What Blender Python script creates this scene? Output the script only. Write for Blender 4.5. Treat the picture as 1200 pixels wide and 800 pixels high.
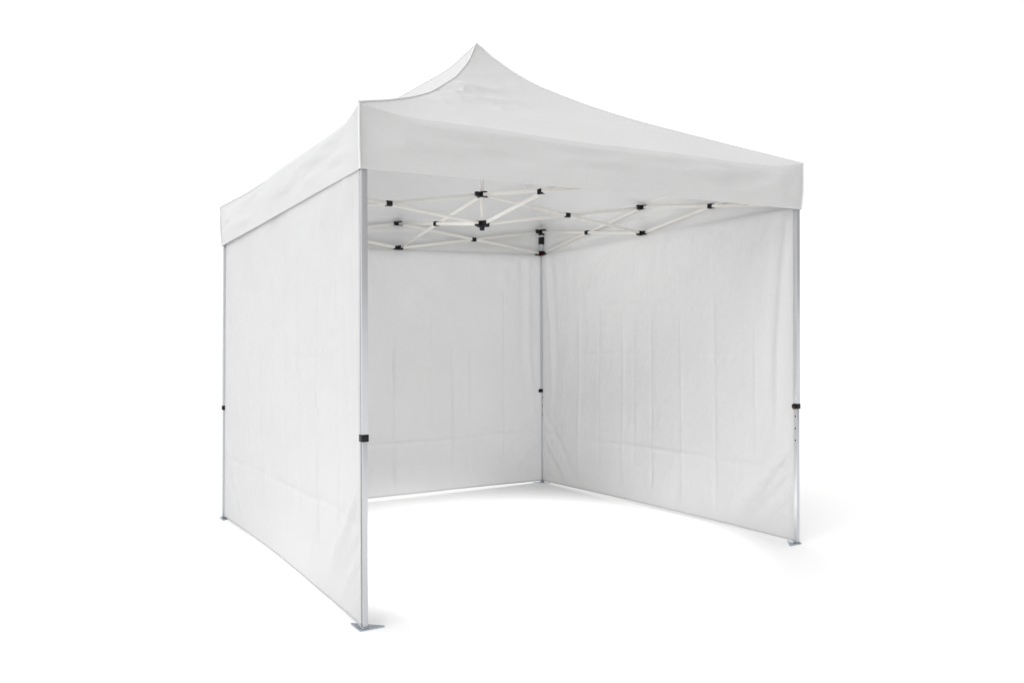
import bpy, bmesh, math
import numpy as np
from mathutils import Vector, Matrix

for o in list(bpy.data.objects):
    bpy.data.objects.remove(o, do_unlink=True)
SC = bpy.context.scene
COL = SC.collection

# ------------------------------------------------------------------ camera
cam_data = bpy.data.cameras.new('camera')
cam = bpy.data.objects.new('camera', cam_data)
COL.objects.link(cam)
cam.location = (-2.8793, -5.0087, 1.2906)
yaw, pitch, roll = 1.0118, 0.0040, -0.0010
fw = Vector((math.cos(yaw) * math.cos(pitch), math.sin(yaw) * math.cos(pitch), math.sin(pitch)))
rt = Vector((math.sin(yaw), -math.cos(yaw), 0))
up = rt.cross(fw)
rt, up = rt * math.cos(roll) + up * math.sin(roll), up * math.cos(roll) - rt * math.sin(roll)
m3 = Matrix((rt, up, -fw)).transposed()
cam.rotation_euler = m3.to_euler()
cam_data.sensor_width = 36.0
cam_data.lens = 36.0 * 968.236 / 1200.0
cam_data.clip_start = 0.05
cam_data.clip_end = 2000.0
SC.camera = cam

# ------------------------------------------------------------------ studio light
SC.view_settings.view_transform = 'Standard'
SC.view_settings.look = 'None'
SC.view_settings.exposure = 0.0
SC.view_settings.gamma = 1.0
SC.view_settings.use_curve_mapping = False

world = bpy.data.worlds.new('World')
SC.world = world
world.use_nodes = True
wn, wl = world.node_tree.nodes, world.node_tree.links
wn.clear()
w_out = wn.new('ShaderNodeOutputWorld')
w_bg = wn.new('ShaderNodeBackground')
w_tc = wn.new('ShaderNodeTexCoord')


def world_lobe(direction, lo, hi):
    d = wn.new('ShaderNodeVectorMath'); d.operation = 'DOT_PRODUCT'
    v = Vector(direction).normalized()
    d.inputs[1].default_value = v
    wl.new(w_tc.outputs['Generated'], d.inputs[0])
    r = wn.new('ShaderNodeMapRange'); r.interpolation_type = 'SMOOTHSTEP'
    r.inputs['From Min'].default_value = lo
    r.inputs['From Max'].default_value = hi
    wl.new(d.outputs['Value'], r.inputs['Value'])
    return r.outputs['Result']


def world_sum(terms):
    acc = None
    for fac, colour in terms:
        v = wn.new('ShaderNodeVectorMath'); v.operation = 'SCALE'
        v.inputs[0].default_value = colour
        if fac is None:
            v.inputs['Scale'].default_value = 1.0
        else:
            wl.new(fac, v.inputs['Scale'])
        if acc is None:
            acc = v.outputs[0]
        else:
            a = wn.new('ShaderNodeVectorMath'); a.operation = 'ADD'
            wl.new(acc, a.inputs[0]); wl.new(v.outputs[0], a.inputs[1])
            acc = a.outputs[0]
    return acc


# an all white cyclorama: soft light overhead and from the left,
# dimmer and warmer on the open studio side behind the camera to the right
W_BASE = (1.19, 1.19, 1.19)
W_TOP = (-0.02, -0.02, -0.02)
W_LEFT = (1.55, 1.57, 1.60)
W_DIM = (-0.93, -0.955, -0.985)
sky = world_sum([(None, W_BASE),
                 (world_lobe((0.0, 0.0, 1.0), 0.45, 0.9), W_TOP),
                 (world_lobe((-0.80, -0.20, 0.57), 0.80, 0.97), W_LEFT),
                 (world_lobe((0.60, -0.80, 0.05), 0.50, 0.93), W_DIM)])
wl.new(sky, w_bg.inputs['Color'])
w_bg.inputs['Strength'].default_value = 1.0
wl.new(w_bg.outputs['Background'], w_out.inputs['Surface'])


def area(name, loc, target, size, power, colour=(1, 1, 1), spread=180):
    d = bpy.data.lights.new(name, 'AREA')
    d.shape = 'RECTANGLE'
    d.size, d.size_y = size
    d.energy = power
    d.color = colour
    d.spread = math.radians(spread)
    o = bpy.data.objects.new(name, d)
    COL.objects.link(o)
    o.location = loc
    o.rotation_euler = (Vector(target) - Vector(loc)).to_track_quat('-Z', 'Y').to_euler()
    return o


def spot(name, loc, target, power, cone, blend, radius, colour=(1, 1, 1)):
    d = bpy.data.lights.new(name, 'SPOT')
    d.energy = power
    d.color = colour
    d.spot_size = math.radians(cone)
    d.spot_blend = blend
    d.shadow_soft_size = radius
    o = bpy.data.objects.new(name, d)
    COL.objects.link(o)
    o.location = loc
    o.rotation_euler = (Vector(target) - Vector(loc)).to_track_quat('-Z', 'Y').to_euler()
    return o


SPOT_W = 4300
sp = spot('added_floor_spot', (-0.3, -6.2, 3.7), (-0.04, -0.49, 0.0), SPOT_W, 29, 0.7, 0.25)  # added lamp, brightens the floor inside the tent
sp.scale = (1.0, 0.55, 1.0)                               # flattened to a wide, low beam that mostly misses the walls



area('added_truss_fill', (-1.27, 0.0, 1.70), (1.4, 0.25, 2.33), (1.7, 0.22), 3.9, (1.0, 0.995, 0.985), 60)  # added lamp, hidden behind the left wall to whiten the bars' left faces


# ------------------------------------------------------------------ materials
def new_mat(name):
    m = bpy.data.materials.new(name)
    m.use_nodes = True
    n = m.node_tree.nodes
    n.clear()
    return m, n, m.node_tree.links


def fabric_mat(name, colour, trans=0.30, weave=0.15, mottle=0.035, stretch=(1, 1, 1)):
    m, n, l = new_mat(name)
    out = n.new('ShaderNodeOutputMaterial')
    tc = n.new('ShaderNodeTexCoord')
    big = n.new('ShaderNodeTexNoise'); big.inputs['Scale'].default_value = 2.2
    big.inputs['Detail'].default_value = 5
    l.new(tc.outputs['Object'], big.inputs['Vector'])
    fine = n.new('ShaderNodeTexNoise'); fine.inputs['Scale'].default_value = 420
    fine.inputs['Detail'].default_value = 2
    l.new(tc.outputs['Object'], fine.inputs['Vector'])
    mid = n.new('ShaderNodeTexNoise'); mid.inputs['Scale'].default_value = 26
    mid.inputs['Detail'].default_value = 6; mid.inputs['Roughness'].default_value = 0.62
    mp = n.new('ShaderNodeMapping'); mp.inputs['Scale'].default_value = stretch
    l.new(tc.outputs['Object'], mp.inputs['Vector'])
    l.new(mp.outputs[0], mid.inputs['Vector'])
    ramp = n.new('ShaderNodeMapRange')
    ramp.inputs['To Min'].default_value = 1 - mottle
    ramp.inputs['To Max'].default_value = 1 + mottle
    mixv = n.new('ShaderNodeMath'); mixv.operation = 'MULTIPLY_ADD'
    mixv.inputs[1].default_value = 0.5
    l.new(fine.outputs['Fac'], mixv.inputs[0])
    half = n.new('ShaderNodeMath'); half.operation = 'MULTIPLY'; half.inputs[1].default_value = 0.5
    l.new(big.outputs['Fac'], half.inputs[0])
    l.new(half.outputs[0], mixv.inputs[2])
    l.new(mixv.outputs[0], ramp.inputs['Value'])
    col = n.new('ShaderNodeVectorMath'); col.operation = 'SCALE'
    col.inputs[0].default_value = colour
    l.new(ramp.outputs['Result'], col.inputs['Scale'])
    add = n.new('ShaderNodeMath'); add.operation = 'MULTIPLY_ADD'
    add.inputs[1].default_value = 0.25
    l.new(fine.outputs['Fac'], add.inputs[0])
    l.new(mid.outputs['Fac'], add.inputs[2])
    bump = n.new('ShaderNodeBump')
    bump.inputs['Strength'].default_value = weave
    bump.inputs['Distance'].default_value = 0.01
    l.new(add.outputs[0], bump.inputs['Height'])
    pr = n.new('ShaderNodeBsdfPrincipled')
    pr.inputs['Roughness'].default_value = 0.72
    pr.inputs['Specular IOR Level'].default_value = 0.25
    l.new(col.outputs[0], pr.inputs['Base Color'])
    l.new(bump.outputs[0], pr.inputs['Normal'])
    tr = n.new('ShaderNodeBsdfTranslucent')
    l.new(col.outputs[0], tr.inputs['Color'])
    l.new(bump.outputs[0], tr.inputs['Normal'])
    mx = n.new('ShaderNodeMixShader')
    mx.inputs[0].default_value = trans
    l.new(pr.outputs[0], mx.inputs[1])
    l.new(tr.outputs[0], mx.inputs[2])
    l.new(mx.outputs[0], out.inputs['Surface'])
    return m


def solid_mat(name, colour, rough=0.5, metal=0.0, noise=0.0, scale=60, spec=0.5):
    m, n, l = new_mat(name)
    out = n.new('ShaderNodeOutputMaterial')
    pr = n.new('ShaderNodeBsdfPrincipled')
    pr.inputs['Roughness'].default_value = rough
    pr.inputs['Metallic'].default_value = metal
    pr.inputs['Specular IOR Level'].default_value = spec
    tc = n.new('ShaderNodeTexCoord')
    tx = n.new('ShaderNodeTexNoise'); tx.inputs['Scale'].default_value = scale
    tx.inputs['Detail'].default_value = 4
    l.new(tc.outputs['Object'], tx.inputs['Vector'])
    mr = n.new('ShaderNodeMapRange')
    mr.inputs['To Min'].default_value = 1 - noise
    mr.inputs['To Max'].default_value = 1 + noise
    l.new(tx.outputs['Fac'], mr.inputs['Value'])
    sc = n.new('ShaderNodeVectorMath'); sc.operation = 'SCALE'
    sc.inputs[0].default_value = colour
    l.new(mr.outputs['Result'], sc.inputs['Scale'])
    l.new(sc.outputs[0], pr.inputs['Base Color'])
    l.new(pr.outputs[0], out.inputs['Surface'])
    return m


FAB_ROOF = fabric_mat('roof_fabric', (0.625, 0.625, 0.625), trans=0.13, weave=0.22, mottle=0.05)
FAB_WALL = fabric_mat('wall_fabric', (0.665, 0.665, 0.665), trans=0.31, weave=0.45, mottle=0.07, stretch=(1, 1, 0.45))
WELT = fabric_mat('seam_tape', (0.74, 0.74, 0.74), trans=0.05, weave=0.05)
HEM_TAPE = fabric_mat('hem_tape', (0.50, 0.50, 0.50), trans=0.05, weave=0.05)
ALU = solid_mat('anodised_aluminium', (0.56, 0.57, 0.595), rough=0.28, metal=0.55, noise=0.04, scale=9)
BAR_ALU = solid_mat('bright_aluminium', (0.77, 0.75, 0.715), rough=0.28, metal=0.35, noise=0.03, scale=9)
STEEL = solid_mat('galvanised_steel', (0.46, 0.50, 0.55), rough=0.32, metal=1.0, noise=0.10, scale=40)
PLASTIC = solid_mat('black_plastic', (0.006, 0.007, 0.008), rough=0.42, noise=0.1, spec=0.3)
RED = solid_mat('red_plastic', (0.25, 0.012, 0.012), rough=0.4)
HOLE = solid_mat('dark_hole', (0.01, 0.01, 0.01), rough=0.8, spec=0.1)
GROUND = solid_mat('white_studio_floor', (0.93, 0.93, 0.93), rough=0.9, noise=0.004, scale=3, spec=0.0)


# ------------------------------------------------------------------ helpers
def link(name, bm, mat, parent=None, smooth=False, sharp=40):
    me = bpy.data.meshes.new(name)
    bmesh.ops.recalc_face_normals(bm, faces=bm.faces[:])
    bm.to_mesh(me)
    bm.free()
    me.materials.append(mat)
    if smooth:
        for p in me.polygons:
            p.use_smooth = True
        me.set_sharp_from_angle(angle=math.radians(sharp))
    o = bpy.data.objects.new(name, me)
    COL.objects.link(o)
    if parent is not None:
        o.parent = parent
    return o


def add_beam(bm, a, b, w, h, side=None, bevel=0.0015, segs=1):
    """box from a to b; w across (along 'side'), h along the remaining axis"""
    a, b = Vector(a), Vector(b)
    d = (b - a).normalized()
    if side is None:
        side = d.cross(Vector((0, 0, 1)))
        if side.length < 1e-4:
            side = Vector((1, 0, 0))
    side = (Vector(side) - d * Vector(side).dot(d)).normalized()
    u = side.cross(d).normalized()
    vs = []
    for p in (a, b):
        for sx, sy in ((-1, -1), (1, -1), (1, 1), (-1, 1)):
            vs.append(bm.verts.new(p + side * sx * w / 2 + u * sy * h / 2))
    fs = [bm.faces.new(vs[0:4][::-1]), bm.faces.new(vs[4:8])]
    for i in range(4):
        j = (i + 1) % 4
        fs.append(bm.faces.new((vs[i], vs[j], vs[4 + j], vs[4 + i])))
    if bevel:
        es = list({e for f in fs for e in f.edges})
        bmesh.ops.bevel(bm, geom=es, offset=bevel, segments=segs, affect='EDGES', profile=0.6)


def add_cyl(bm, a, b, r, n=16, r2=None):
    a, b = Vector(a), Vector(b)
    d = (b - a).normalized()
    s = d.orthogonal().normalized()
    t = d.cross(s)
    r2 = r if r2 is None else r2
    ra = [bm.verts.new(a + (s * math.cos(k * 2 * math.pi / n) + t * math.sin(k * 2 * math.pi / n)) * r) for k in range(n)]
    rb = [bm.verts.new(b + (s * math.cos(k * 2 * math.pi / n) + t * math.sin(k * 2 * math.pi / n)) * r2) for k in range(n)]
    bm.faces.new(ra[::-1]); bm.faces.new(rb)
    for k in range(n):
        bm.faces.new((ra[k], ra[(k + 1) % n], rb[(k + 1) % n], rb[k]))


def add_tube(bm, pts, r, n=8):
    rings = []
    for i, p in enumerate(pts):
        p = Vector(p)
        d = (Vector(pts[min(i + 1, len(pts) - 1)]) - Vector(pts[max(i - 1, 0)])).normalized()
        s = d.cross(Vector((0.31, 0.17, 0.93)))
        if s.length < 0.05:
            s = d.cross(Vector((1, 0.2, 0)))
        s.normalize()
        t = d.cross(s)
        rings.append([bm.verts.new(p + (s * math.cos(k * 2 * math.pi / n) + t * math.sin(k * 2 * math.pi / n)) * r) for k in range(n)])
    for a, b in zip(rings[:-1], rings[1:]):
        for k in range(n):
            bm.faces.new((a[k], a[(k + 1) % n], b[(k + 1) % n], b[k]))
    bm.faces.new(rings[0][::-1]); bm.faces.new(rings[-1])


def grid_mesh(P):
    """P: (rows, cols, 3) array -> bmesh sheet"""
    bm = bmesh.new()
    r, c, _ = P.shape
    V = [[bm.verts.new(P[i, j]) for j in range(c)] for i in range(r)]
    for i in range(r - 1):
        for j in range(c - 1):
            bm.faces.new((V[i][j], V[i][j + 1], V[i + 1][j + 1], V[i + 1][j]))
    return bm


_perm = np.random.RandomState(7).rand(256, 256)


def vnoise(x, y, seed=0):
    x = np.asarray(x, float) + seed * 17.31; y = np.asarray(y, float) + seed * 9.77
    x, y = np.broadcast_arrays(x, y)
    xi, yi = np.floor(x).astype(int), np.floor(y).astype(int)
    fx, fy = x - xi, y - yi
    fx = fx ** 3 * (fx * (fx * 6 - 15) + 10); fy = fy ** 3 * (fy * (fy * 6 - 15) + 10)
    g = lambda a, b: _perm[a % 256, b % 256]
    return ((g(xi, yi) * (1 - fx) + g(xi + 1, yi) * fx) * (1 - fy) +
            (g(xi, yi + 1) * (1 - fx) + g(xi + 1, yi + 1) * fx) * fy) * 2 - 1


def sstep(a, b, x):
    t = np.clip((x - a) / (b - a), 0, 1)
    return t * t * (3 - 2 * t)


# ------------------------------------------------------------------ measured layout (metres)
KEYS = ('F', 'R', 'B', 'L')                      # front, right, back, left corner
TOP = {'F': Vector((-1.460, -1.460, 0)), 'R': Vector((1.509, -1.461, 0)),
       'B': Vector((1.484, 1.444, 0)), 'L': Vector((-1.408, 1.416, 0))}
FOOT = {'F': Vector((-1.455, -1.466, 0)), 'R': Vector((1.530, -1.440, 0)),
        'B': Vector((1.488, 1.440, 0)), 'L': Vector((-1.428, 1.375, 0))}
OUT = {'F': (-1, -1), 'R': (1, -1), 'B': (1, 1), 'L': (-1, 1)}
EAVE = {'F': 2.382, 'R': 2.452, 'B': 2.400, 'L': 2.326}
HEM = {'F': 2.087, 'R': 2.160, 'B': 2.110, 'L': 2.035}
BRK = {'F': 2.331, 'R': 2.400, 'B': 2.351, 'L': 2.284}
LOCK = {'F': 0.868, 'R': 0.892, 'B': 0.860, 'L': 0.822}
DROP = 0.205
CENTRE = Vector((0.008, 0.0, 0))
PEAK = Vector((-0.022, 0.017, 3.400))
MID = {'FR': Vector((0.022, -1.455, 2.346)), 'BR': Vector((1.496, 0.031, 2.384)),
       'BL': Vector((0.015, 1.430, 2.316)), 'FL': Vector((-1.405, -0.010, 2.285))}
HUB_Z = 2.341
MID_DROP = {'FR': 0.180, 'FL': 0.190, 'BR': DROP, 'BL': DROP}

# ------------------------------------------------------------------ ground
bm = bmesh.new()
S = 400
vs = [bm.verts.new((x, y, 0)) for x, y in ((-S, -S), (S, -S), (S, S), (-S, S))]
bm.faces.new(vs)
ground = link('ground', bm, GROUND)
ground['kind'] = 'structure'
ground['label'] = 'seamless white studio floor under the tent'

# ------------------------------------------------------------------ the tent
tent = bpy.data.objects.new('canopy_tent', None)
COL.objects.link(tent)
tent['label'] = 'white square pop-up canopy tent with pointed roof, three plain side walls and an open front'
tent['category'] = 'tent'

# ---- roof
RIDGE = {
    'F': [(0, 3.405), (.02, 3.372), (.045, 3.322), (.07, 3.268), (.116, 3.182), (.197, 3.071), (.264, 2.982), (.397, 2.844), (.502, 2.739),
          (.591, 2.666), (.68, 2.598), (.834, 2.490), (.93, 2.429), (1, 2.383)],
    'R': [(0, 3.405), (.018, 3.360), (.042, 3.309), (.113, 3.185), (.184, 3.086), (.288, 2.978), (.393, 2.882), (.52, 2.782),
          (.661, 2.684), (.816, 2.578), (.93, 2.502), (1, 2.455)],
    'L': [(0, 3.405), (.018, 3.366), (.049, 3.317), (.081, 3.262), (.112, 3.219), (.193, 3.145), (.274, 3.070), (.34, 3.010),
          (.45, 2.895), (.6, 2.740), (.75, 2.580), (.88, 2.432), (1, 2.328)],
    'B': [(0, 3.405), (.018, 3.366), (.049, 3.317), (.116, 3.190), (.2, 3.080), (.29, 2.980), (.4, 2.865), (.52, 2.755),
          (.66, 2.645), (.82, 2.530), (.93, 2.455), (1, 2.412)],
}
OFF_TOP = 0.030
OFF_BOT = 0.022


def ridge_z(k, t):
    ts, zs = np.array(RIDGE[k]).T
    # smooth the polyline with a small average
    acc = 0
    for d in (-.03, -.015, 0, .015, .03):
        acc = acc + np.interp(np.clip(t + d * np.minimum(1, t * 8) * np.minimum(1, (1 - t) * 8), 0, 1), ts, zs)
    return acc / 5


def corner_out(k, off):
    return Vector((TOP[k].x + OUT[k][0] * off, TOP[k].y + OUT[k][1] * off, 0))


EDGES = (('F', 'R'), ('R', 'B'), ('B', 'L'), ('L', 'F'))


def eave_sag(s, seed, k=1.0):
    e = np.minimum(s, 1 - s)
    return k * 0.040 * (1 - np.exp(-e / 0.045)) - 0.008 * np.sin(np.pi * s) + 0.003 * vnoise(s * 6, 0.3, seed)


def roof_face(ka, kb, seed, nt=70, ns=150):
    t = (np.linspace(0, 1, nt) ** 1.0)[:, None]
    s = np.linspace(0, 1, ns)[None, :]
    A = np.array(corner_out(ka, OFF_TOP)); B = np.array(corner_out(kb, OFF_TOP)); C = np.array(PEAK)
    x = C[0] + t * (A[0] * (1 - s) + B[0] * s - C[0])
    y = C[1] + t * (A[1] * (1 - s) + B[1] * s - C[1])
    z = ridge_z(ka, t) * (1 - s) + ridge_z(kb, t) * s
    q = 4 * s * (1 - s)
    z = z - sstep(0.55, 1.0, t) * eave_sag(s, seed, 0.4 if 'B' in (ka, kb) else 1.0) - 0.030 * q * np.sin(np.pi * np.clip(t, 0, 1)) ** 1.3
    # slack wrinkles running across the slope between the ridges
    L = t * 2.95
    a = (s - 0.5) * L
    h = t * 1.6
    band = np.exp(-((t - 0.45) / 0.24) ** 2)
    # tension wrinkles fanning from the ridges
    r1 = (1 - np.abs(vnoise(a * 2.2 + h * 1.2, h * 9 - np.abs(a) * 2.6, seed + 1))) ** 2.2
    r2 = (1 - np.abs(vnoise(a * 4.5 + 3, h * 15 + a * 2.5, seed + 2))) ** 2.2
    gate = sstep(-0.7, 0.5, vnoise(a * 1.4, h * 2.4, seed + 4))
    w = 0.024 * r1 * band * gate + 0.015 * r2 * band * gate
    w = w + 0.012 * vnoise(a * 1.3, h * 2.2, seed + 3) * q * t
    z = z + w * np.minimum(1, q * 3) * sstep(0.02, 0.12, t)
    P = np.stack(np.broadcast_arrays(x, y, z), -1)
    return P


bm = bmesh.new()
faces_P = []
for i, (ka, kb) in enumerate(EDGES):
    P = roof_face(ka, kb, 11 + i * 5)
    # the cloth rolls over the eave instead of folding sharply
    s_ = np.linspace(0, 1, P.shape[1])
    rad = 0.045 * sstep(0, 0.10, np.minimum(s_, 1 - s_))
    A_, B_ = np.array(corner_out(ka, 0)), np.array(corner_out(kb, 0))
    d_ = (B_ - A_) / np.linalg.norm(B_ - A_)
    n_ = np.array((d_[1], -d_[0], 0.0))
    tt = np.linspace(0, 1, P.shape[0])
    P = P - n_[None, None] * (rad[None, :] * sstep(0.5, 1, tt)[:, None] * 0.55)[..., None]
    faces_P.append(P)
    r, c_, _ = P.shape
    apex = bm.verts.new(P[0, 0])
    V = [[apex] * c_] + [[bm.verts.new(P[a, b]) for b in range(c_)] for a in range(1, r)]
    for b in range(c_ - 1):
        bm.faces.new((apex, V[1][b], V[1][b + 1]))
    for a in range(1, r - 1):
        for b in range(c_ - 1):
            bm.faces.new((V[a][b], V[a + 1][b], V[a + 1][b + 1], V[a][b + 1]))
roof = link('roof', bm, FAB_ROOF, tent, smooth=True, sharp=60)

for i, (ka, kb) in enumerate(EDGES):
    E = faces_P[i][-1]                                       # eave line
    n = E.shape[0]
    s = np.linspace(0, 1, n)
    A, B = np.array(corner_out(ka, OFF_BOT)), np.array(corner_out(kb, OFF_BOT))
    bot = A[None] * (1 - s[:, None]) + B[None] * s[:, None]
    bot[:, 2] = HEM[ka] * (1 - s) + HEM[kb] * s
    d = (B - A)[:2] / np.linalg.norm((B - A)[:2])
    nrm = np.array((d[1], -d[0], 0.0))
    nr = 40
    P = np.zeros((nr, n, 3))
    Lx = s * 2.95
    for a in range(nr):
        v = a / (nr - 1)
        P[a] = E * (1 - v) + bot * v
        zz = v * 0.30
        edge = np.minimum(1, np.minimum(s, 1 - s) * 14)
        radv = 0.045 * sstep(0, 0.10, np.minimum(s, 1 - s))
        roll = 0.55 * radv * (np.sin(np.pi / 2 * min(1, zz / 0.05)) - v)
        bulge = 0.010 * math.sin(math.pi * v) * edge + 0.020 * vnoise(Lx * 1.7, zz * 4, 40 + i) * v * edge
        bulge = bulge + 0.016 * vnoise(Lx * 3.2 + zz * 6, zz * 16 - Lx * 1.4, 50 + i) * math.sin(math.pi * min(1, v * 1.02)) * edge
        bulge = bulge + 0.004 * np.exp(-((zz - 0.285 + 0.01 * vnoise(Lx * 2, 0, 9)) / 0.006) ** 2) * 0.5
        bulge = bulge * (1 - 0.75 * v ** 4)
        bulge = 0.5 * (bulge + np.sqrt(bulge ** 2 + 0.004 ** 2)) * edge       # never inwards through the frame
        P[a] += nrm[None] * np.asarray(bulge + roll)[:, None]
    link('valance', grid_mesh(P), FAB_ROOF, roof, smooth=True, sharp=80)

for k in KEYS:
    bm = bmesh.new()
    pts = []
    Cn = corner_out(k, OFF_TOP)
    for t in np.linspace(0.012, 1, 60):
        p = PEAK.lerp(Cn, t)
        pts.append(Vector((p.x, p.y, float(ridge_z(k, np.array(t))) + 0.003)))
    top = pts[-1]
    bot = corner_out(k, OFF_BOT); bot.z = HEM[k]
    pts.append(Vector((top.x + OUT[k][0] * .003, top.y + OUT[k][1] * .003, top.z - 0.006)))
    for v in np.linspace(0.06, 1, 12):
        q = top.lerp(bot, v)
        bulge = 0.004 * math.sin(math.pi * v)
        pts.append(Vector((q.x + OUT[k][0] * bulge, q.y + OUT[k][1] * bulge, q.z)))
    add_tube(bm, pts, 0.0055, 8)
    link('ridge_seam', bm, WELT, roof, smooth=True, sharp=70)


# ---- side walls
def side_wall(ka, kb, seed, creases, nx=300, nz=210):
    """wall hanging from ka to kb; the normal points to the tent's outside"""
    dirn = (TOP[kb] - TOP[ka]).normalized()
    nrm = Vector((dirn.y, -dirn.x, 0))
    if nrm.dot(TOP[ka] - CENTRE) < 0:
        nrm = -nrm
    gap = 0.016
    s = np.linspace(0, 1, nx)[None, :]
    v = np.linspace(0, 1, nz)[:, None]
    gap_a = -0.004 if ka == 'F' else gap
    tA, tB = np.array(TOP[ka]) + np.array(dirn) * gap_a, np.array(TOP[kb]) - np.array(dirn) * gap
    fA, fB = np.array(FOOT[ka]) + np.array(dirn) * gap_a, np.array(FOOT[kb]) - np.array(dirn) * (0.006 if kb == 'L' else gap)
    top = [tA[i] * (1 - s) + tB[i] * s for i in range(2)]
    bot = [fA[i] * (1 - s) + fB[i] * s for i in range(2)]
    x = bot[0] * (1 - v) + top[0] * v
    y = bot[1] * (1 - v) + top[1] * v
    ztop = (HEM[ka] + 0.017) * (1 - s) + (HEM[kb] + 0.017) * s
    zbot = 0.016 + 0.012 * np.sin(np.pi * s) + 0.0015 * vnoise(s * 9, 0.5, seed)
    z = zbot * (1 - v) + ztop * v
    W = float(np.linalg.norm(tB - tA))
    X = s * W + 0 * z
    Z = z
    eX = np.minimum(X, W - X)
    d = 0.016 * vnoise(X * 0.9, Z * 0.7, seed + 1) + 0.006 * vnoise(X * 2.6, Z * 1.5, seed + 2)
    d = d + 0.0040 * vnoise(X * 9 + 0.5 * Z, Z * 4, seed + 3) + 0.0014 * vnoise(X * 24, Z * 18, seed + 4)
    # puckers below the top edge
    d = d + 0.0055 * vnoise(X * 11 + Z * 4, Z * 5 - X * 2, seed + 5) * sstep(1.35, 2.0, Z)
    # packing creases
    for x0, z0, z1, amp in creases:
        xx = x0 + 0.002 * vnoise(Z * 3, x0, seed + 6)
        fade = 3.0 * sstep(z0 - 0.1, z0 + 0.1, Z) * (1 - sstep(z1 - 0.15, z1 + 0.1, Z)) * (0.65 + 0.35 * vnoise(Z * 4, x0 * 3, seed + 7))
        d = d + amp * np.exp(-np.abs(X - xx) / 0.010) * fade
    zc = 0.47 + 0.02 * vnoise(X * 2, 0.1, seed + 8)
    d = d - 0.0125 * np.exp(-np.abs(Z - zc) / 0.016) * (0.6 + 0.4 * vnoise(X * 3, 0.2, seed + 9))
    d = d - 0.002 * np.exp(-np.abs(Z - zc - 0.75) / 0.015) * (0.5 + 0.5 * vnoise(X * 4, 0.2, seed + 10))
    # drag folds from the legs down to the hem corners, drapes beside the legs
    for mirror in (0, 1):
        U = X if mirror == 0 else W - X
        k = 1.0 if mirror == 0 else 0.9
        for (h0, run, amp, wd) in ((0.66, 0.62, 0.020, 0.050), (0.46, 0.46, -0.014, 0.036), (0.34, 0.40, 0.011, 0.030), (0.20, 0.30, -0.007, 0.022)):
            ln = math.hypot(h0, run)
            q = (U / run + Z / h0 - 1) * (h0 * run / ln)      # distance from the fold line
            along = np.clip(U / run, 0, 1.4)
            d = d + amp * k * np.exp(-(q / (wd * (0.45 + 0.9 * along))) ** 2) * np.exp(-(along / 0.85) ** 4) * sstep(-0.02, 0.1, U)
        wob = 0.10 + 0.05 * np.sin(Z * 2.2 + seed) + 0.02 * vnoise(Z * 2, 0.4, seed + 12 + mirror)
        d = d - 0.013 * np.exp(-((U - wob) / 0.030) ** 2) * sstep(0.5, 1.1, Z) * (1 - 0.4 * sstep(1.7, 2.1, Z))
        d = d + 0.009 * np.exp(-((U - wob - 0.07) / 0.04) ** 2) * sstep(0.6, 1.3, Z)
    hold = (0.3 + 0.7 * sstep(0.0, 0.25, Z)) * sstep(0.0, 0.05, eX) * (0.35 + 0.65 * sstep(0.0, 0.10, ztop - Z))
    d = np.where(d > 0, np.tanh(d / 0.05) * 0.05, d) * hold
    d = d - 0.010 * sstep(0.35, 0, Z) * np.sin(np.pi * s) * 0.5
    off = (0.017 * (1 - s) ** 2 if ka == 'F' else 0 * s)
    P = np.stack((x + nrm.x * (d + off), y + nrm.y * (d + off), z + 0 * d), -1)
    wall = link('side_wall', grid_mesh(P), FAB_WALL, tent, smooth=True, sharp=180)
    # doubled hem along the bottom
    bmh = bmesh.new()
    nn = np.array(nrm)
    up7 = np.array((0, 0, 0.007))
    rows = [P[0] + nn * 0.0016, P[0] - nn * 0.0016, P[0] + up7 - nn * 0.0022, P[0] + up7 + nn * 0.0022]
    rows[0][:, 2] -= 0.002; rows[1][:, 2] -= 0.002
    V = [[bmh.verts.new(p) for p in row] for row in rows]
    for a in range(4):
        b = (a + 1) % 4
        for j in range(nx - 1):
            bmh.faces.new((V[a][j], V[a][j + 1], V[b][j + 1], V[b][j]))
    bmh.faces.new([V[a][0] for a in range(4)]); bmh.faces.new([V[a][-1] for a in range(4)][::-1])
    link('hem', bmh, HEM_TAPE, wall, smooth=True, sharp=50)
    return wall


side_wall('F', 'L', 60, [(0.35, .3, 1.9, .004), (0.66, .2, 1.6, -.004), (0.98, .4, 1.7, .003), (1.25, .3, 1.5, -.004),
                         (1.52, .2, 1.8, .004), (1.80, .3, 1.6, -.003), (2.12, .2, 1.7, .004), (2.45, .3, 1.5, -.003), (2.7, .3, 1.6, .003)])
side_wall('L', 'B', 80, [(0.45, .2, 1.5, -.0060), (0.75, .15, 1.55, .0075), (1.0, .3, 1.4, -.0060), (1.37, .1, 1.35, .0090), (1.70, .6, 1.55, -.0045),
                         (1.93, .15, 1.35, .0075), (2.08, .2, 1.3, -.0045), (2.46, .25, 1.75, .0060)])
side_wall('B', 'R', 100, [(0.28, .2, 1.6, .004), (0.56, .1, 1.55, -.005), (0.84, .2, 1.6, .004), (1.16, .15, 1.5, -.005), (1.29, .3, 1.4, .003),
                          (1.50, .2, 1.5, .005), (1.84, .1, 1.5, -.004), (2.17, .15, 1.9, .005), (2.55, .5, 1.5, -.003)])

# ---- legs
NEIGH = {'F': (('R', 'x'), ('L', 'y')), 'R': (('F', 'x'), ('B', 'y')), 'B': (('L', 'x'), ('R', 'y')), 'L': (('B', 'x'), ('F', 'y'))}


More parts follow.
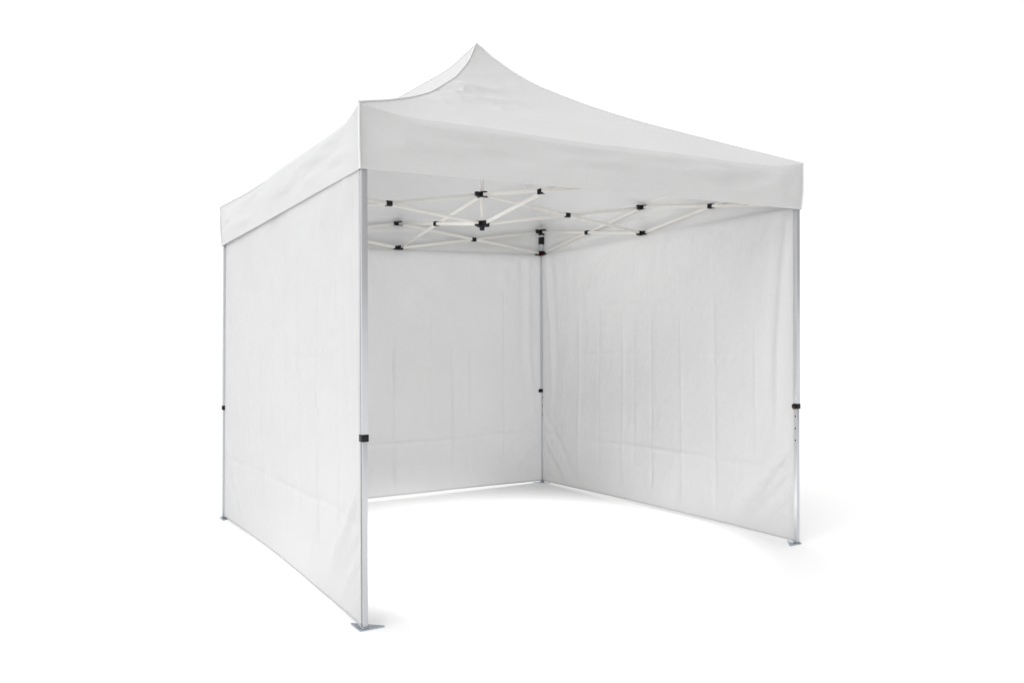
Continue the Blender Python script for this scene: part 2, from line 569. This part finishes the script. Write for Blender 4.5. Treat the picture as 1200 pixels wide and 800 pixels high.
def on_leg(k, z):
    t = z / 2.3
    return Vector((FOOT[k].x * (1 - t) + TOP[k].x * t, FOOT[k].y * (1 - t) + TOP[k].y * t, z))


def lug(bm, base, direction, length, w=0.022, h=0.034, start=0.0):
    d = Vector(direction); d.z = 0; d.normalize()
    a = Vector(base) + d * start
    add_beam(bm, a, a + d * length, w, h, side=d.cross(Vector((0, 0, 1))), bevel=0.004, segs=2)


def dir_to(k, other):
    d = TOP[other] - TOP[k]
    return d.normalized()


for k in KEYS:
    ox, oy = OUT[k]
    lock = LOCK[k]
    bm = bmesh.new()
    add_beam(bm, on_leg(k, lock + 0.004), on_leg(k, EAVE[k] - 0.030), 0.031, 0.031, side=(1, 0, 0), bevel=0.003, segs=2)
    leg = link('leg', bm, ALU, tent, smooth=True, sharp=35)
    bm = bmesh.new()
    add_beam(bm, on_leg(k, 0.006), on_leg(k, lock + 0.02), 0.0255, 0.0255, side=(1, 0, 0), bevel=0.0025, segs=2)
    link('inner_tube', bm, ALU, leg, smooth=True, sharp=35)
    # triangular foot plate with its square corner outwards
    bm = bmesh.new()
    f = FOOT[k]
    c0 = Vector((f.x + ox * 0.030, f.y + oy * 0.022, 0))
    tri = [c0, c0 + Vector((-ox * 0.125, 0, 0)), c0 + Vector((0, -oy * 0.125, 0))]
    lo = [bm.verts.new((p.x, p.y, 0.0005)) for p in tri]
    hi = [bm.verts.new((p.x, p.y, 0.0065)) for p in tri]
    bm.faces.new(lo[::-1]); bm.faces.new(hi)
    for a in range(3):
        bm.faces.new((lo[a], lo[(a + 1) % 3], hi[(a + 1) % 3], hi[a]))
    vert = [e for e in bm.edges if abs(e.verts[0].co.z - e.verts[1].co.z) > 0.003]
    bmesh.ops.bevel(bm, geom=vert, offset=0.010, segments=4, affect='EDGES', profile=0.5)
    # weld collar
    add_beam(bm, (f.x, f.y, 0.006), (f.x, f.y, 0.016), 0.034, 0.034, side=(1, 0, 0), bevel=0.004, segs=2)
    link('foot_plate', bm, STEEL, leg, smooth=True, sharp=35)
    # height lock
    p = on_leg(k, lock)
    bm = bmesh.new()
    add_beam(bm, p - Vector((0, 0, 0.017)), p + Vector((0, 0, 0.017)), 0.036, 0.036, side=(1, 0, 0), bevel=0.004, segs=2)
    lv = {'F': Vector((0, 1, 0)), 'R': Vector((-1, 0, 0)), 'B': Vector((-1, 0, 0)), 'L': Vector((1, 0, 0))}[k]
    add_beam(bm, p + lv * 0.014 + Vector((0, 0, 0.002)), p + lv * 0.036, 0.022, 0.026, side=(lv.y, lv.x, 0), bevel=0.005, segs=2)
    link('height_lock', bm, PLASTIC, leg, smooth=True, sharp=40)
    bm = bmesh.new()
    add_beam(bm, p + lv * 0.026 + Vector((0, 0, -0.010)), p + lv * 0.026 + Vector((0, 0, -0.019)), 0.014, 0.016, side=(1, 0, 0), bevel=0.002)
    link('release_button', bm, RED, leg)
    # adjustment holes
    face = {'R': (-1, 0), 'B': (0, -1), 'F': (1, 0), 'L': (1, 0)}[k]
    for j in range(3):
        h = on_leg(k, lock - 0.065 - 0.078 * j)
        bm = bmesh.new()
        nv = Vector((face[0], face[1], 0))
        add_cyl(bm, h + nv * 0.0110, h + nv * 0.0134, 0.0052, 14)
        link('pin_hole', bm, HOLE, leg)
    # fixed bracket, sleeve and sliding bracket
    bz = BRK[k]
    p = on_leg(k, bz)
    bm = bmesh.new()
    add_beam(bm, p - Vector((0, 0, 0.030)), p + Vector((0, 0, 0.022)), 0.040, 0.040, side=(1, 0, 0), bevel=0.003, segs=2)
    for (o2, ax) in NEIGH[k]:
        lug(bm, p + Vector((0, 0, 0.003)), dir_to(k, o2), 0.048, 0.024, 0.036, start=0.012)
    link('corner_bracket', bm, PLASTIC, leg, smooth=True, sharp=40)
    p = on_leg(k, bz - 0.083)
    bm = bmesh.new()
    add_beam(bm, p - Vector((0, 0, 0.034)), p + Vector((0, 0, 0.034)), 0.039, 0.039, side=(1, 0, 0), bevel=0.003, segs=2)
    link('sleeve', bm, PLASTIC, leg, smooth=True, sharp=40)
    p = on_leg(k, bz - DROP)
    bm = bmesh.new()
    add_beam(bm, p - Vector((0, 0, 0.024)), p + Vector((0, 0, 0.026)), 0.040, 0.040, side=(1, 0, 0), bevel=0.004, segs=2)
    for (o2, ax) in NEIGH[k]:
        lug(bm, p, dir_to(k, o2), 0.052, 0.024, 0.034, start=0.012)
    link('slide_bracket', bm, PLASTIC, leg, smooth=True, sharp=40)
    bm = bmesh.new()
    inn = Vector((-ox, -oy, 0)).normalized()
    add_beam(bm, p + Vector((-ox * 0.012, -oy * 0.020, -0.016)), p + Vector((-ox * 0.012, -oy * 0.030, -0.016)), 0.016, 0.014, side=(1, 0, 0), bevel=0.002)
    link('release_button', bm, RED, leg)

# ---- centre pole
bm = bmesh.new()
add_beam(bm, CENTRE + Vector((0, 0, HUB_Z - DROP - 0.02)), CENTRE + Vector((0, 0, 3.335)), 0.020, 0.020, side=(1, 0, 0), bevel=0.002, segs=2)
pole = link('centre_pole', bm, BAR_ALU, tent, smooth=True, sharp=35)
bm = bmesh.new()
add_cyl(bm, CENTRE + Vector((0, 0, 3.27)), CENTRE + Vector((-0.01, 0.006, 3.322)), 0.024, 20)
add_cyl(bm, CENTRE + Vector((-0.01, 0.006, 3.322)), CENTRE + Vector((-0.02, 0.012, 3.350)), 0.036, 20, 0.012)
link('pole_cap', bm, PLASTIC, pole, smooth=True)
for hz, big in ((HUB_Z, 0), (HUB_Z - DROP, 1)):
    bm = bmesh.new()
    p = CENTRE + Vector((0, 0, hz))
    add_beam(bm, p - Vector((0, 0, 0.020 + 0.008 * big)), p + Vector((0, 0, 0.020)), 0.036, 0.036, side=(1, 0, 0), bevel=0.004, segs=2)
    for key in ('FR', 'BR', 'BL', 'FL'):
        lug(bm, p, MID[key] - CENTRE, 0.046, 0.026, 0.034 + 0.004 * big, start=0.008)
    if big:
        add_cyl(bm, p - Vector((0, 0, 0.046)), p - Vector((0, 0, 0.020)), 0.017, 16)
    link('hub_bracket', bm, PLASTIC, pole, smooth=True, sharp=40)

# ---- scissor trusses
SIDES = {'FR': ('F', 'R'), 'BR': ('B', 'R'), 'BL': ('B', 'L'), 'FL': ('F', 'L')}
BAR_W, BAR_H = 0.012, 0.0225


def bar(a, b, shift):
    """a bar from joint a to joint b, set aside by shift so that crossing bars pass each other"""
    a, b = Vector(a), Vector(b)
    d = (b - a); fl = Vector((d.x, d.y, 0)).normalized()
    n = fl.cross(Vector((0, 0, 1)))
    u = d.normalized()
    bmb = bmesh.new()
    add_beam(bmb, a + u * 0.036 + n * shift, b - u * 0.036 + n * shift, BAR_W, BAR_H, side=n, bevel=0.002, segs=2)
    link('truss_bar', bmb, BAR_ALU, tent, smooth=True, sharp=35)


def clip(p, axis, up_tilt=0):
    d = Vector((axis.x, axis.y, 0)).normalized()
    bmb = bmesh.new()
    add_beam(bmb, Vector(p) - d * 0.021, Vector(p) + d * 0.021, 0.036, 0.034, side=d.cross(Vector((0, 0, 1))), bevel=0.004, segs=2)
    n = d.cross(Vector((0, 0, 1)))
    add_cyl(bmb, Vector(p) - n * 0.022, Vector(p) + n * 0.022, 0.008, 14)
    link('pivot_clip', bmb, PLASTIC, tent, smooth=True, sharp=40)


def scissor(pa, pb, da=DROP, db=DROP):
    """two crossed bars between the upper and lower joints at pa and pb (given at the upper joint)"""
    la, lb = Vector((0, 0, -da)), Vector((0, 0, -db))
    bar(pa, pb + lb, 0.0075)
    bar(pa + la, pb, -0.0075)
    clip((pa + pb + (la + lb) / 2) / 2, pb - pa)


for key, (ka, kb) in SIDES.items():
    m = MID[key]
    pa = on_leg(ka, BRK[ka]); pb = on_leg(kb, BRK[kb])
    md = MID_DROP[key]
    scissor(pa, m, db=md)
    scissor(m, pb, da=md)
    scissor(CENTRE + Vector((0, 0, HUB_Z)), m, db=md)
    for dz in (0, -md):
        p = m + Vector((0, 0, dz))
        bm = bmesh.new()
        d1 = (TOP[kb] - TOP[ka]).normalized()
        add_beam(bm, p - d1 * 0.040, p + d1 * 0.040, 0.028, 0.032, side=d1.cross(Vector((0, 0, 1))), bevel=0.005, segs=2)
        lug(bm, p, CENTRE - m, 0.042, 0.026, 0.036, start=0.006)
        link('truss_joint', bm, PLASTIC, tent, smooth=True, sharp=40)
